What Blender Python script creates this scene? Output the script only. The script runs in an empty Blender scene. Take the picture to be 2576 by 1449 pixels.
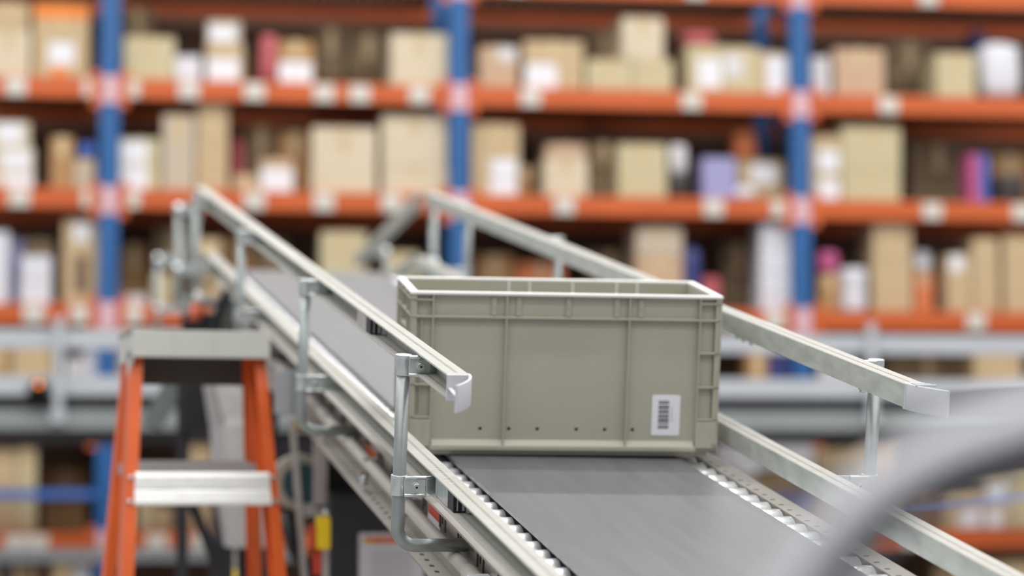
import bpy, bmesh, math, random
from mathutils import Vector, Matrix
random.seed(7)
scn = bpy.context.scene
COL = scn.collection
# ------------------------------------------------------------------ camera model (2576 x 1449)
FPX, CX, CY = 6330.0, 1288.0, 724.5
PITCH, YAW, ROLL, CAMH = .08, .15, -.002, 1.45
O = Vector((0, 0, CAMH))
fw = Vector((math.sin(YAW)*math.cos(PITCH), math.cos(YAW)*math.cos(PITCH), math.sin(PITCH)))
rt0 = Vector((math.cos(YAW), -math.sin(YAW), 0))
up0 = rt0.cross(fw)
rt = rt0*math.cos(ROLL) + up0*math.sin(ROLL)
upv = up0*math.cos(ROLL) - rt0*math.sin(ROLL)
def ray(x, y): return rt*((x-CX)/FPX) - upv*((y-CY)/FPX) + fw
def at(x, y, z): return O + ray(x, y)*z            # point seen at pixel x,y at depth z
def on_y(x, y, Y):                                 # point seen at pixel x,y on the plane world Y
    r = ray(x, y); return O + r*(Y/r.y)
def on_x(x, y, X):
    r = ray(x, y); return O + r*(X/r.x)

# ------------------------------------------------------------------ materials
def lin(c):
    c = c/255.0
    return c/12.92 if c <= .04045 else ((c+.055)/1.055)**2.4
def rgb(t): return (lin(t[0]), lin(t[1]), lin(t[2]), 1)
MATS = {}
def mat(name, c, rough=.6, metal=0.0, var=0.0, scale=8.0, bump=0.0, stretch=(1, 1, 1), spec=.5, emit=0):
    if name in MATS: return MATS[name]
    m = bpy.data.materials.new(name); m.use_nodes = True
    nt = m.node_tree; b = nt.nodes['Principled BSDF']
    b.inputs['Base Color'].default_value = rgb(c)
    b.inputs['Roughness'].default_value = rough
    b.inputs['Metallic'].default_value = metal
    b.inputs['Specular IOR Level'].default_value = spec
    if var or bump:
        tc = nt.nodes.new('ShaderNodeTexCoord'); mp = nt.nodes.new('ShaderNodeMapping')
        mp.inputs['Scale'].default_value = stretch
        n = nt.nodes.new('ShaderNodeTexNoise'); n.inputs['Scale'].default_value = scale
        n.inputs['Detail'].default_value = 4
        nt.links.new(tc.outputs['Object'], mp.inputs['Vector']); nt.links.new(mp.outputs['Vector'], n.inputs['Vector'])
        if var:
            r = nt.nodes.new('ShaderNodeValToRGB')
            a = rgb(c)
            r.color_ramp.elements[0].position = .3; r.color_ramp.elements[1].position = .7
            r.color_ramp.elements[0].color = [max(0, v*(1-var)) for v in a[:3]]+[1]
            r.color_ramp.elements[1].color = [min(1, v*(1+var)) for v in a[:3]]+[1]
            nt.links.new(n.outputs['Fac'], r.inputs['Fac']); nt.links.new(r.outputs['Color'], b.inputs['Base Color'])
        if bump:
            bp = nt.nodes.new('ShaderNodeBump'); bp.inputs['Strength'].default_value = bump; bp.inputs['Distance'].default_value = .002
            nt.links.new(n.outputs['Fac'], bp.inputs['Height']); nt.links.new(bp.outputs['Normal'], b.inputs['Normal'])
    if emit:
        b.inputs['Emission Color'].default_value = rgb(c); b.inputs['Emission Strength'].default_value = emit
    MATS[name] = m
    return m
M_ZINC = mat('zinc_plated', (205, 212, 212), .28, .85, .12, 40, .05)
M_GALV = mat('galvanised_sheet', (186, 191, 185), .45, .35, .16, 14, .04, (3, 1, 3))
M_RAIL = mat('dusty_rail_zinc', (170, 168, 162), .8, 0, .04, 30, spec=.15)
M_FRAME = mat('frame_zinc', (178, 172, 165), .3, .9, .15, 10, .03, (2, .6, 2))
M_FLANGE = mat('frame_flange', (160, 156, 150), .6, .1, .06, 20)
M_ROLL = mat('polished_roller', (244, 246, 248), .26, .65)
M_BLACK = mat('black_plastic', (22, 22, 25), .45)
M_DARK = mat('dark_leg_steel', (38, 38, 44), .6)  # near-black steel of legs and braces
M_HOLE = mat('dark_hole', (45, 38, 34), .8)
M_TOTE = mat('tote_plastic', (166, 163, 148), .5, 0, .05, 6, .02)
M_LABEL = mat('label_paper', (222, 222, 227), .5)
M_INK = mat('label_ink', (95, 95, 100), .7)
M_CAP = mat('grey_cap_plastic', (190, 192, 197), .45)
M_ORANGE_R = mat('rack_orange', (196, 90, 34), .45, 0, .08, 3)
M_BLUE_R = mat('rack_blue', (30, 92, 152), .45, 0, .06, 3)
M_LADDER = mat('ladder_fibreglass', (214, 92, 30), .38, 0, .06, 12)
M_ALU = mat('aluminium_step', (236, 235, 232), .4, .35, .06, 30, .02, (1, 8, 1))
M_DECK = mat('shelf_deck', (70, 48, 34), .8, 0, .15, 5)
M_PINK = mat('pale_rack_sticker', (214, 172, 178), .6)
M_HOLD = mat('beam_label_paper', (205, 200, 190), .6)
M_GREY = mat('grey_paint', (150, 152, 155), .5)
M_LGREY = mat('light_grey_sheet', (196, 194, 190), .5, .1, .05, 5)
M_TEAL = mat('teal_paint', (38, 74, 80), .5)
M_YEL = mat('yellow_plastic', (232, 196, 10), .4)
M_RED = mat('red_plastic', (190, 52, 30), .45)
M_WEB_SHADE = mat('fg_web_shade', (92, 94, 102), .6)

# ------------------------------------------------------------------ mesh builder
class MB:
    def __init__(s): s.bm = bmesh.new(); s.mi = 0; s.mats = []
    def use(s, m):
        if m not in s.mats: s.mats.append(m)
        s.mi = s.mats.index(m); return s
    def face(s, vs, smooth=False):
        try: f = s.bm.faces.new(vs)
        except ValueError: return None
        f.material_index = s.mi; f.smooth = smooth; return f
    def box(s, x0, x1, y0, y1, z0, z1):
        v = [s.bm.verts.new((x, y, z)) for x in (x0, x1) for y in (y0, y1) for z in (z0, z1)]
        for q in ((0, 1, 3, 2), (4, 6, 7, 5), (0, 4, 5, 1), (2, 3, 7, 6), (0, 2, 6, 4), (1, 5, 7, 3)):
            s.face([v[i] for i in q])
        return s
    def hexa(s, c):                                    # 8 corners: bottom 4 loop, top 4 loop
        v = [s.bm.verts.new(p) for p in c]
        for q in ((3, 2, 1, 0), (4, 5, 6, 7), (0, 1, 5, 4), (1, 2, 6, 5), (2, 3, 7, 6), (3, 0, 4, 7)):
            s.face([v[i] for i in q])
        return s
    def bar(s, p, q, a, b, side=None):                 # rectangular bar from p to q, widths a (side dir) and b
        p = Vector(p); q = Vector(q); d = (q-p).normalized()
        sd = Vector(side) if side else Vector((1, 0, 0))
        if abs(sd.normalized().dot(d)) > .95: sd = Vector((0, 1, 0))
        sd = (sd - d*sd.dot(d)).normalized(); t = d.cross(sd)
        c = [e + sd*i*a/2 + t*j*b/2 for e in (p, q) for i, j in ((-1, -1), (1, -1), (1, 1), (-1, 1))]
        return s.hexa(c)
    def prism(s, prof, y0, y1, closed=True):           # x,z profile extruded along y
        a = [s.bm.verts.new((x, y0, z)) for x, z in prof]; b = [s.bm.verts.new((x, y1, z)) for x, z in prof]
        n = len(prof)
        for i in range(n if closed else n-1): s.face([a[i], a[(i+1) % n], b[(i+1) % n], b[i]])
        if closed: s.face(a[::-1]); s.face(b)
        return s
    def sweep(s, path, prof, upd, caps=True):          # closed profile (side,up) swept along a path
        rings = []
        for i, p in enumerate(path):
            p = Vector(p); d = (Vector(path[min(i+1, len(path)-1)])-Vector(path[max(i-1, 0)])).normalized()
            sd = d.cross(Vector(upd)).normalized(); u = sd.cross(d)
            rings.append([s.bm.verts.new(p+sd*a+u*b) for a, b in prof])
        n = len(prof)
        for r0, r1 in zip(rings, rings[1:]):
            for i in range(n): s.face([r0[i], r0[(i+1) % n], r1[(i+1) % n], r1[i]])
        if caps: s.face(rings[0][::-1]); s.face(rings[-1])
        return s
    def tube(s, path, r, n=14, caps=True):
        path = [Vector(p) for p in path]; rings = []
        prev = None
        for i, p in enumerate(path):
            d = (path[min(i+1, len(path)-1)]-path[max(i-1, 0)]).normalized()
            if prev is None:
                ref = Vector((0, 0, 1)) if abs(d.z) < .9 else Vector((1, 0, 0))
                sd = d.cross(ref).normalized()
            else: sd = (prev - d*prev.dot(d)).normalized()
            prev = sd; u = sd.cross(d)
            rings.append([s.bm.verts.new(p+sd*math.cos(k*2*math.pi/n)*r+u*math.sin(k*2*math.pi/n)*r) for k in range(n)])
        for a, b in zip(rings, rings[1:]):
            for i in range(n): s.face([a[i], a[(i+1) % n], b[(i+1) % n], b[i]], True)
        if caps: s.face(rings[0][::-1]); s.face(rings[-1])
        return s
    def lathe(s, prof, c=(0, 0, 0), ax='z', n=24):     # prof: (r, h)
        rings = []
        for r, h in prof:
            ring = []
            for k in range(n):
                a = k*2*math.pi/n; q = (r*math.cos(a), r*math.sin(a), h)
                if ax == 'x': q = (q[2], q[0], q[1])
                if ax == 'y': q = (q[0], q[2], q[1])
                ring.append(s.bm.verts.new((q[0]+c[0], q[1]+c[1], q[2]+c[2])))
            rings.append(ring)
        for a, b in zip(rings, rings[1:]):
            for i in range(n): s.face([a[i], a[(i+1) % n], b[(i+1) % n], b[i]], True)
        s.face(rings[0][::-1]); s.face(rings[-1])
        return s
    def build(s, name, m=None, parent=None, bevel=0, loc=None, label=None, fix=True):
        me = bpy.data.meshes.new(name)
        if fix: bmesh.ops.recalc_face_normals(s.bm, faces=s.bm.faces)
        s.bm.to_mesh(me); s.bm.free()
        if m is not None and not s.mats: me.materials.append(m)
        for q in s.mats: me.materials.append(q)
        o = bpy.data.objects.new(name, me); COL.objects.link(o)
        if parent: o.parent = parent
        if loc is not None: o.location = loc
        if bevel:
            b = o.modifiers.new('bevel', 'BEVEL'); b.width = bevel; b.segments = 2; b.limit_method = 'ANGLE'; b.angle_limit = math.radians(40)
        if label: o['label'] = label
        return o
def tag(o, label, cat, group=None, kind=None):
    o['label'] = label; o['category'] = cat
    if group: o['group'] = group
    if kind: o['kind'] = kind
    return o
def empty(name, loc=(0, 0, 0), rz=0):
    o = bpy.data.objects.new(name, None); COL.objects.link(o); o.location = loc; o.rotation_euler = (0, 0, rz)
    o.empty_display_size = .05
    return o
def arc(c, r, a0, a1, n, f):                           # points on an arc, f maps (x,y)->vector
    return [f(c[0]+r*math.cos(a0+(a1-a0)*i/n), c[1]+r*math.sin(a0+(a1-a0)*i/n)) for i in range(n+1)]

# ------------------------------------------------------------------ setting
def structure(o): o['kind'] = 'structure'; return o
m = MB(); m.box(-14, 18, -4, 24, -.1, 0)
structure(m.build('floor', mat('concrete_floor', (150, 148, 145), .45, 0, .1, 1.5)))

m = MB(); m.box(-14, 18, 23.8, 24, 0, 9)
structure(m.build('wall_back', mat('hall_wall', (226, 227, 230), .7)))

# ------------------------------------------------------------------ inclined belt conveyor
Dv = ray(-150, -5).normalized()
Vv = Dv.cross(Vector((0, 0, 1))).normalized(); Wv = Vv.cross(Dv)
Bp = at(1430, 1152, 4.93)
conv = empty('belt_conveyor'); conv.matrix_world = Matrix(((Vv.x, Dv.x, Wv.x, Bp.x), (Vv.y, Dv.y, Wv.y, Bp.y), (Vv.z, Dv.z, Wv.z, Bp.z), (0, 0, 0, 1)))
tag(conv, 'galvanised inclined belt conveyor with guide rails on bent posts, carrying the grey-green tote', 'conveyor')
U0, U1 = -1.75, 3.42
def wl(v, u, w): return Bp + Vv*v + Dv*u + Wv*w
# belt
M_BELT = mat('grey_belt', (98, 98, 101), .40, 0, .10, 5, 0, (6, .5, 1), .5)
m = MB(); m.prism([(-.2405, .006), (.215, .006), (.215, -.001), (-.2405, -.001)], U0, U1)
m.build('belt', M_BELT, conv)
# bed below the belt
m = MB(); m.box(-.232, .205, U0, U1-.02, -.12, -.058)
m.build('belt_bed', M_BLACK, conv)
# side frames (C-channels, open side outwards)
def frame(s):
    m = MB(); t = .003; TP, BT = -.012, -.145
    a, b = (.305, .349) if s < 0 else (.283, .325)
    prof = [(s*a, TP), (s*b, TP), (s*b, TP-t), (s*(a+t), TP-t), (s*(a+t), BT+t), (s*b, BT+t), (s*b, BT), (s*a, BT)]
    m.use(M_FRAME); m.prism(prof, U0, U1)
    m.use(M_FLANGE); m.box(*sorted((s*a, s*b)), U0, U1, TP, TP+.0012); m.box(*sorted((s*(a+t), s*b)), U0, U1, BT+t, BT+t+.0008)
    m.use(M_HOLE)
    u = U0+.02
    while u < U1-.05:
        m.box(*sorted((s*(a+.008), s*(a+.017))), u, u+.0045, TP+.0012, TP+.0016)
        if s < 0: m.box(*sorted((s*(a+.02), s*(a+.028))), u, u+.014, BT+t+.0008, BT+t+.0012)
        u += .0484
    if s < 0:                                           # slots punched in the web
        u = -1.65
        while u < 3.2:
            for du, h0, h1 in ((0, -.078, -.05), (.026, -.068, -.05), (.048, -.078, -.048)):
                m.box(-.3095, -.3075, u+du, u+du+.008, h0, h1)
            u += .165
    return m.build('side_frame', None, conv)
frame(-1); frame(1)
# rollers
def roller(u):
    m = MB(); r = .028; zc = -.004-r
    m.use(M_ROLL)
    m.lathe([(r*.8, -.302), (r, -.300), (r, -.2385), (r*.86, -.2360)], (0, u, zc), 'x', 20)
    m.lathe([(r*.9, .16), (r, .163), (r*.97, .268), (r*.8, .272)], (0, u, zc), 'x', 20)
    m.use(M_BLACK); m.lathe([(r*.55, -.237), (r*.55, .162)], (0, u, zc), 'x', 10)
    return m
proto = None; u = -1.617; k = 0
while u < 3.36:
    if proto is None: proto = roller(0).build('roller', None, conv); o = proto
    else: o = proto.copy(); COL.objects.link(o); o.parent = conv
    o.location = (0, u, 0); u += .0663; k += 1
# guide rails
def rail_profile(s, web, top):                          # web faces the belt, flanges point outwards
    t = .0022; h = .0385; d = .037; b = top-h
    return [(s*web, top), (s*(web+d), top), (s*(web+d), top-t), (s*(web+t), top-t), (s*(web+t), b+t), (s*(web+d), b+t), (s*(web+d), b), (s*web, b)]
def guide_rail(s, web, top, ua, ub, ticks=True):
    m = MB(); m.use(M_GALV); m.prism(rail_profile(s, web, top), ua, ub)
    m.use(M_RAIL)                                       # dust layer on the two flanges' upper faces
    m.box(*sorted((s*(web+.0012), s*(web+.0368))), ua, ub, top, top+.0006)
    m.box(*sorted((s*(web+.0024), s*(web+.0368))), ua, ub, top-.0385+.0022, top-.0385+.0028)
    if ticks:
        m.use(M_HOLE); u = ua+.03
        while u < min(ub, 1.1):
            m.box(*sorted((s*(web+.015), s*(web+.0205))), u, u+.0022, top+.0006, top+.0008)
            m.box(*sorted((s*(web+.018), s*(web+.0235))), u, u+.0022, top-.0357, top-.0355)
            u += .0105
    return m.build('guide_rail', None, conv)
UP, LO = .2775, .069
RL = [guide_rail(-1, .374, UP, -.80, 3.36), guide_rail(1, .345, UP, -.86, 3.36),
      guide_rail(-1, .341, LO, U0, 3.34), guide_rail(1, .312, LO, U0, 3.34)]
# curved plastic end caps on the upper rails
def end_cap(s, web, ue, tip_v, tip_u, rail):
    top, bot = UP+.0025, UP-.0385-.003
    m = MB()
    n = 16; pts = []
    for i in range(n+1):
        t = i/n; vv = web + (tip_v-web)*(t**1.9); uu = ue+.006 + (tip_u-ue-.006)*t
        pts.append((vv, uu))
    th = .0045
    inn = [(s*v, q) for v, q in pts]; out = [(s*(v+th), q+.001) for v, q in pts]
    V_ = {}
    for nm_, L_ in (('i', inn), ('o', out)):
        for h_ in (bot, top): V_[nm_, h_] = [m.bm.verts.new((x, y, h_)) for x, y in L_]
    for k in range(n):
        m.face([V_['i', bot][k], V_['i', bot][k+1], V_['i', top][k+1], V_['i', top][k]], True)
        m.face([V_['o', bot][k], V_['o', top][k], V_['o', top][k+1], V_['o', bot][k+1]], True)
        for h_ in (bot, top): m.face([V_['i', h_][k], V_['i', h_][k+1], V_['o', h_][k+1], V_['o', h_][k]])
    for k in (0, n): m.face([V_['i', bot][k], V_['i', top][k], V_['o', top][k], V_['o', bot][k]])
    m.box(*sorted((s*(web-.0005), s*(web+.039))), ue-.004, ue+.001, UP-.041, UP+.0015)   # plate closing the channel
    for h0, h1 in ((UP-.0215, UP-.019),):      # webs tying the plate to the curved strip
        q = [(web+.030, ue-.002), (web+.037, ue-.002), (tip_v-.001, tip_u+.012), (tip_v-.007, tip_u+.018)]
        m.hexa([(s*a_, b_, h0) for a_, b_ in q]+[(s*a_, b_, h1) for a_, b_ in q])
    if s > 0:
        for i, w_ in enumerate((.012, .018, .024)): m.box(*sorted((s*(web+.006), s*(web+.018+w_))), ue-.012-.01*i, ue-.009-.01*i, UP+.0015, UP+.0045)
    return m.build('end_cap', M_CAP, rail, bevel=.0008, label='light grey curved plastic end cap')
end_cap(-1, .374, -.80, .420, -.925, RL[0]); end_cap(1, .345, -.86, .385, -.945, RL[1])
# black connectors inside the left rails
def splice(s, web, top, u, rail):
    m = MB(); m.use(M_ZINC); m.box(*sorted((s*(web+.003), s*(web+.012))), u, u+.16, top-.034, top-.004)
    m.box(*sorted((s*(web+.012), s*(web+.034))), u+.055, u+.16, top-.0345, top-.003)
    m.use(M_BLACK); m.box(*sorted((s*(web+.003), s*(web+.033))), u+.012, u+.056, top-.0335, top-.0045)
    m.use(M_ZINC); m.box(*sorted((s*(web+.014), s*(web+.018))), u+.0105, u+.02, top-.032, top-.007)
    m.box(*sorted((s*(web+.025), s*(web+.027))), u+.0105, u+.02, top-.032, top-.007)
    return m.build('rail_connector', None, rail, label='black and zinc rail connector')
splice(-1, .374, UP, -.04, RL[0]); splice(-1, .341, LO, -.715, RL[2])
for s, web, uu in ((1, .345, -.616), (1, .345, .0), (1, .345, .05), (1, .345, .09)):
    m = MB(); m.lathe([(.005, -.012), (.005, 0)], (s*(web+.02), uu, UP-.0385), 'z', 8); m.lathe([(.0075, -.007), (.0075, 0)], (s*(web+.02), uu, UP-.0385), 'z', 6)
    m.build('bolt', M_ZINC, RL[1])
# posts with clamps
def post(s, pv, wup, wlo, u):
    m = MB(); r = .0118; R = .032; wa = -.060
    pts = [(s*(.307 if s < 0 else .285), u, wa)] + [(s*(pv-R), u, wa)]
    for i in range(1, 9):
        a = math.pi/2*i/8
        pts.append((s*(pv-R+R*math.sin(a)), u, wa+R-R*math.cos(a)))
    pts.append((s*pv, u, UP-.007))
    m.tube(pts, r, 16)
    p = m.build('guide_post', mat('post_zinc', (150, 156, 155), .38, .6, .1, 30), conv)
    for web, top in ((wup, UP), (wlo, LO)):
        c = MB(); h0, h1 = top-.0405, top-.005
        c.lathe([(r+.003, h0), (r+.003, h1)], (s*pv, u, 0), 'z', 18)
        # ear plate and embossed arm to the rail
        x0 = pv-.006; x1 = pv-.044
        c.hexa([(s*x0, u-.0165, h0), (s*x1, u-.0165, h0), (s*x1, u-.0135, h0), (s*x0, u-.0135, h0),
                (s*x0, u-.0165, h1), (s*x1, u-.0165, h1), (s*x1, u-.0135, h1), (s*x0, u-.0135, h1)])
        e = web+.002
        c.hexa([(s*x1, u-.0165, h0), (s*e, u-.008, h0), (s*e, u-.005, h0), (s*x1, u-.0135, h0),
                (s*x1, u-.0165, h1), (s*e, u-.008, h1), (s*e, u-.005, h1), (s*x1, u-.0135, h1)])
        for hh in (h0, h1-.005):                        # rolled stiffening edges
            c.tube([(s*x0, u-.017, hh+.0025), (s*max(e, x1), u-.017, hh+.0025)], .0034, 10)
        k = c.build('rail_clamp', M_ZINC, p, bevel=.001)
        b = MB(); b.use(M_ZINC); b.lathe([(.0062, -.027), (.0068, -.025), (.0068, -.0185)], (s*(pv-.026), u, (h0+h1)/2), 'y', 12)
        b.use(M_HOLE); b.lathe([(.0022, -.0274), (.0022, -.0268)], (s*(pv-.026), u, (h0+h1)/2), 'y', 6); b.use(M_ZINC); b.lathe([(.0095, -.019), (.0095, -.0165)], (s*(pv-.026), u, (h0+h1)/2), 'y', 14)
        b.build('clamp_bolt', M_ZINC, p)
    return p
for i in range(4):
    uu = -.52+1.19*i
    post(-1, .432, .374, .341, uu); post(1, .425, .345, .312, uu)
for u_ in (-1.6, 2.6):
    for v_ in (-.255, .255):
        q = wl(v_, u_, -.15); m = MB()
        qq = conv.matrix_world.inverted() @ Vector((q.x, q.y, 0))
        m.bar((v_, u_, -.14), qq, .05, .05); m.build('support_leg', M_DARK, conv)
# conduit along the left frame with saddles
m = MB(); m.tube([(-.326, U0, -.085), (-.326, -.62, -.085)], .013, 14); m.tube([(-.326, -.62, -.085), (-.326, U1-.3, -.085)], .0125, 14)
m.tube([(-.326, -.75, -.085), (-.326, -.62, -.085)], .0145, 14)
m.build('conduit', mat('conduit_grey', (182, 179, 172), .5), conv)
for uu in (-.05, .38, .95, 1.6):
    m = MB(); m.use(M_FRAME); m.box(-.348, -.308, uu, uu+.016, -.106, -.098); m.use(M_ZINC)
    m.lathe([(.009, -.012), (.009, .012)], (-.338, uu+.008, -.116), 'z', 8); m.box(-.342, -.308, uu, uu+.016, -.0725, -.0705); m.box(-.311, -.308, uu, uu+.016, -.1, -.0705)
    m.build('pipe_saddle', None, conv)
# a small sticker and a painted orange reflection on the web
m = MB(); m.use(M_LABEL); m.box(-.3092, -.3080, -.28, -.165, -.110, -.050); m.use(M_RED); m.box(-.3096, -.309, -.275, -.17, -.072, -.053)
m.build('sticker_reflection_patch', None, conv, label='white sticker with orange-red header')
for a in (.42,):
    m = MB(); m.use(mat('orange_reflection', (190, 92, 56), .5)); m.box(-.3092, -.308, a, a+.13, -.10, -.065)  # orange patch paints a reddish reflection on the web
    m.build('sticker_reflection_patch', None, conv)
m = MB(); m.use(M_LABEL); m.box(-.345, -.309, -.78, -.70, -.105, -.07); m.use(mat('green_led', (40, 220, 60), .4)); m.box(-.345, -.309, -.802, -.78, -.125, -.10)
m.build('terminal_box', None, conv, label='small white terminal box with a green tab')
m = MB(); m.box(-.342, -.309, -.90, -.82, -.135, -.085); m.lathe([(.012, -.94), (.012, -.90)], (-.325, 0, -.11), 'y', 10)
m.build('cable_gland', M_ZINC, conv)

# ------------------------------------------------------------------ tote
def tote():
    root = empty('storage_tote')
    root.parent = None
    L, Dp, H = .610, .275, .319
    tag(root, 'open grey-green plastic ribbed tote with a white barcode label riding on the belt', 'tote')
    m = MB(); m.use(M_TOTE); x0, x1 = -L/2, L/2; rc = .011; t = .003          # rc: recess of panels behind the rib plane
    px0, px1, py0, py1 = x0+rc, x1-rc, rc, Dp-rc
    hb = .024
    holes = [x0+L*q for q in (.233, .325, .417, .543, .635, .725)]
    hz, hr = .052, .0036
    def panel(y, outer):                                        # wall with round drain holes
        xs = [px0]; 
        for h in holes: xs += [h-.008, h+.008]
        xs.append(px1)
        z0, z1 = hb, H-.004
        q = lambda a, b, c, d: m.face([m.bm.verts.new((X, y, Z)) for X, Z in ((a, c), (b, c), (b, d), (a, d))])
        q(px0, px1, z0, hz-.008); q(px0, px1, hz+.008, z1)
        for i in range(0, len(xs), 2): q(xs[i], xs[i+1], hz-.008, hz+.008)
        for h in holes:
            n = 16
            ro = [];  ri = []
            for k in range(n):
                a = 2*math.pi*k/n; c, s_ = math.cos(a), math.sin(a); f = .008/max(abs(c), abs(s_))
                ro.append(m.bm.verts.new((h+c*f, y, hz+s_*f))); ri.append(m.bm.verts.new((h+c*hr, y, hz+s_*hr)))
            for k in range(n): m.face([ro[k], ro[(k+1) % n], ri[(k+1) % n], ri[k]])
            if outer is not None:
                rj = [m.bm.verts.new((v.co.x, outer, v.co.z)) for v in ri]
                for k in range(n): m.face([ri[k], ri[(k+1) % n], rj[(k+1) % n], rj[k]])
                m.use(M_HOLE); m.face(rj); m.use(M_TOTE)  # dark floor closes the hole, its shade put into the colour
    panel(py0, py0+.006); panel(py0+.0065, None); panel(py1, py1-t); panel(py1-t, None)
    m.box(px0, px0+t, py0, py1, hb, H-.004); m.box(px1-t, px1, py0, py1, hb, H-.004)
    m.box(px0, px1, py0, py1, hb, hb+.004)
    m.use(M_TOTE)
    # bottom skirt, flush with the ribs, with a sloping ledge
    zl = .020
    for ya, yb in ((0, py0+.001), (Dp, py1-.001)):
        y_a, y_b = sorted((ya, yb))
        m.box(x0, x1, y_a, y_b, .012, zl)
        m.hexa([(px0+.035, ya, zl), (px1-.035, ya, zl), (px1-.035, yb, zl), (px0+.035, yb, zl),
                (px0+.035, ya+(yb-ya)*.75, zl+.011), (px1-.035, ya+(yb-ya)*.75, zl+.011), (px1-.035, yb, zl+.011), (px0+.035, yb, zl+.011)])
    m.box(x0, px0+.001, 0, Dp, .012, zl+.008); m.box(px1-.001, x1, 0, Dp, .012, zl+.008)
    m.box(x0+.016, x1-.016, .018, Dp-.018, 0, .012)
    m.box(x0+.006, x1-.006, .006, Dp-.006, .012, .016)
    rt_ = .0026
    X = lambda q: x0+L*q
    Z = lambda q: H*(1-q)
    def vrib(q, za, zb, d=rc, w=rt_):
        for ya, yb in ((rc-d, py0+.001), (Dp-rc+d, py1-.001)): m.box(X(q)-w/2, X(q)+w/2, *sorted((ya, yb)), za, zb)
    def hrib(qa, qb, z, w=rt_):
        for ya, yb in ((0, py0+.001), (Dp, py1-.001)): m.box(X(qa), X(qb), *sorted((ya, yb)), z-w/2, z+w/2)
    hrib(0, 1, Z(.152), .0032)
    for q in (.305, .70): vrib(q, zl, H-.006)
    for q in (.006, .071, .929, .994): vrib(q, zl+.02, H-.006)
    vrib(.036, .085, Z(.152), .007, .002); 
    for q in (.05, .355, .565, .765):
        hrib(0, .072, Z(q)); hrib(.928, 1, Z(q))
    for q in (.266, .345, .504, .66, .738): vrib(q, Z(.142), H-.008, .004, .010); vrib(q, Z(.142)+.012, H-.016, .0052, .003)
    for xa, xb in ((0, .072), (.928, 1)):                       # solid corner feet
        for ya, yb in ((0, py0+.001), (Dp, py1-.001)): m.box(X(xa), X(xb), *sorted((ya, yb)), .012, Z(.775))
        for ya, yb in ((-.0006, .001), (Dp+.0006, Dp-.001)):
            for e in (.018, .05):
                m.box(X(xa)+L*e-.001, X(xa)+L*e+.001, *sorted((ya, yb)), .035, .07)
    # end walls
    for s in (-1, 1):
        xa, xb = sorted((s*(L/2), s*(L/2-rc-.001)))
        Y = lambda q: Dp*q
        for q in (.012, .11, .32, .68, .89, .988): m.box(xa, xb, Y(q)-rt_/2, Y(q)+rt_/2, zl, H-.006)
        for q in (.05, .152): m.box(xa, xb, 0, Dp, Z(q)-rt_/2, Z(q)+rt_/2)
        for q in (.355, .565, .765):
            m.box(xa, xb, 0, Y(.11), Z(q)-rt_/2, Z(q)+rt_/2); m.box(xa, xb, Y(.89), Dp, Z(q)-rt_/2, Z(q)+rt_/2)
        m.box(xa, xb, Y(.32), Y(.68), Z(.25)-.004, Z(.25)+.004)
    m.build('body', M_TOTE, root, bevel=.0006)
    # rim
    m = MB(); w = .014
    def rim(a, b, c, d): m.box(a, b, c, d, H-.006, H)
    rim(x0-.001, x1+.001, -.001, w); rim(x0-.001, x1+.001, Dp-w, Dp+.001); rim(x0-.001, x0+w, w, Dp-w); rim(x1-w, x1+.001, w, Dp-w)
    # inner reinforcing lines
    for q in (.196, .266, .415, .56, .63): m.box(X(1-q)-.002, X(1-q)+.002, py1-t-.0025, py1-t+.001, H*.55, H-.006)
    m.build('rim', mat('tote_rim', (226, 226, 222), .35), root, bevel=.0015)  # near-white rim colour carries its bright highlight and pale wear
    # label
    m = MB(); m.use(M_LABEL); lx0, lx1, lz0, lz1 = X(.786), X(.878), Z(.868), Z(.618)
    y = py0; n = 5; rr = .004
    pts = []
    for cx, cz, a in ((lx1-rr, lz1-rr, 0), (lx0+rr, lz1-rr, 90), (lx0+rr, lz0+rr, 180), (lx1-rr, lz0+rr, 270)):
        for i in range(n+1):
            b = math.radians(a+90*i/n); pts.append((cx+rr*math.cos(b), cz+rr*math.sin(b)))
    m.prism(pts, y-.0012, y-.0001)
    lab = m.build('barcode_label', None, root, label='white rounded barcode label')
    m = MB(); random.seed(3); z = lz1-.011
    while z > lz0+.012:
        h = random.choice((.0012, .0018, .003, .0042)); m.box(lx0+.013, lx0+.034, y-.0016, y-.0011, z-h, z); z -= h+random.choice((.001, .0014, .002, .0028))
    m.build('barcode', M_INK, lab)
    m = MB(); z = lz1-.024                                       # tiny digits beside the bars
    while z > lz0+.026: m.box(lx0+.0385, lx0+.041, y-.0015, y-.0011, z-.0018, z); z -= .003
    m.build('printed_digits', mat('digit_ink', (176, 176, 180), .7), lab)
    return root
T = tote()
TYAW = -.08
a = TYAW
vx = (Vv*math.cos(a)+Dv*math.sin(a)+Wv*.008).normalized(); vz = vx.cross(Dv*math.cos(a)-Vv*math.sin(a)).normalized(); vy = (Dv*math.cos(a)-Vv*math.sin(a))
tp = wl(-.020, -.035, .0085)
T.matrix_world = Matrix(((vx.x, vy.x, vz.x, tp.x), (vx.y, vy.y, vz.y, tp.y), (vx.z, vy.z, vz.z, tp.z), (0, 0, 0, 1)))
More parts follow.
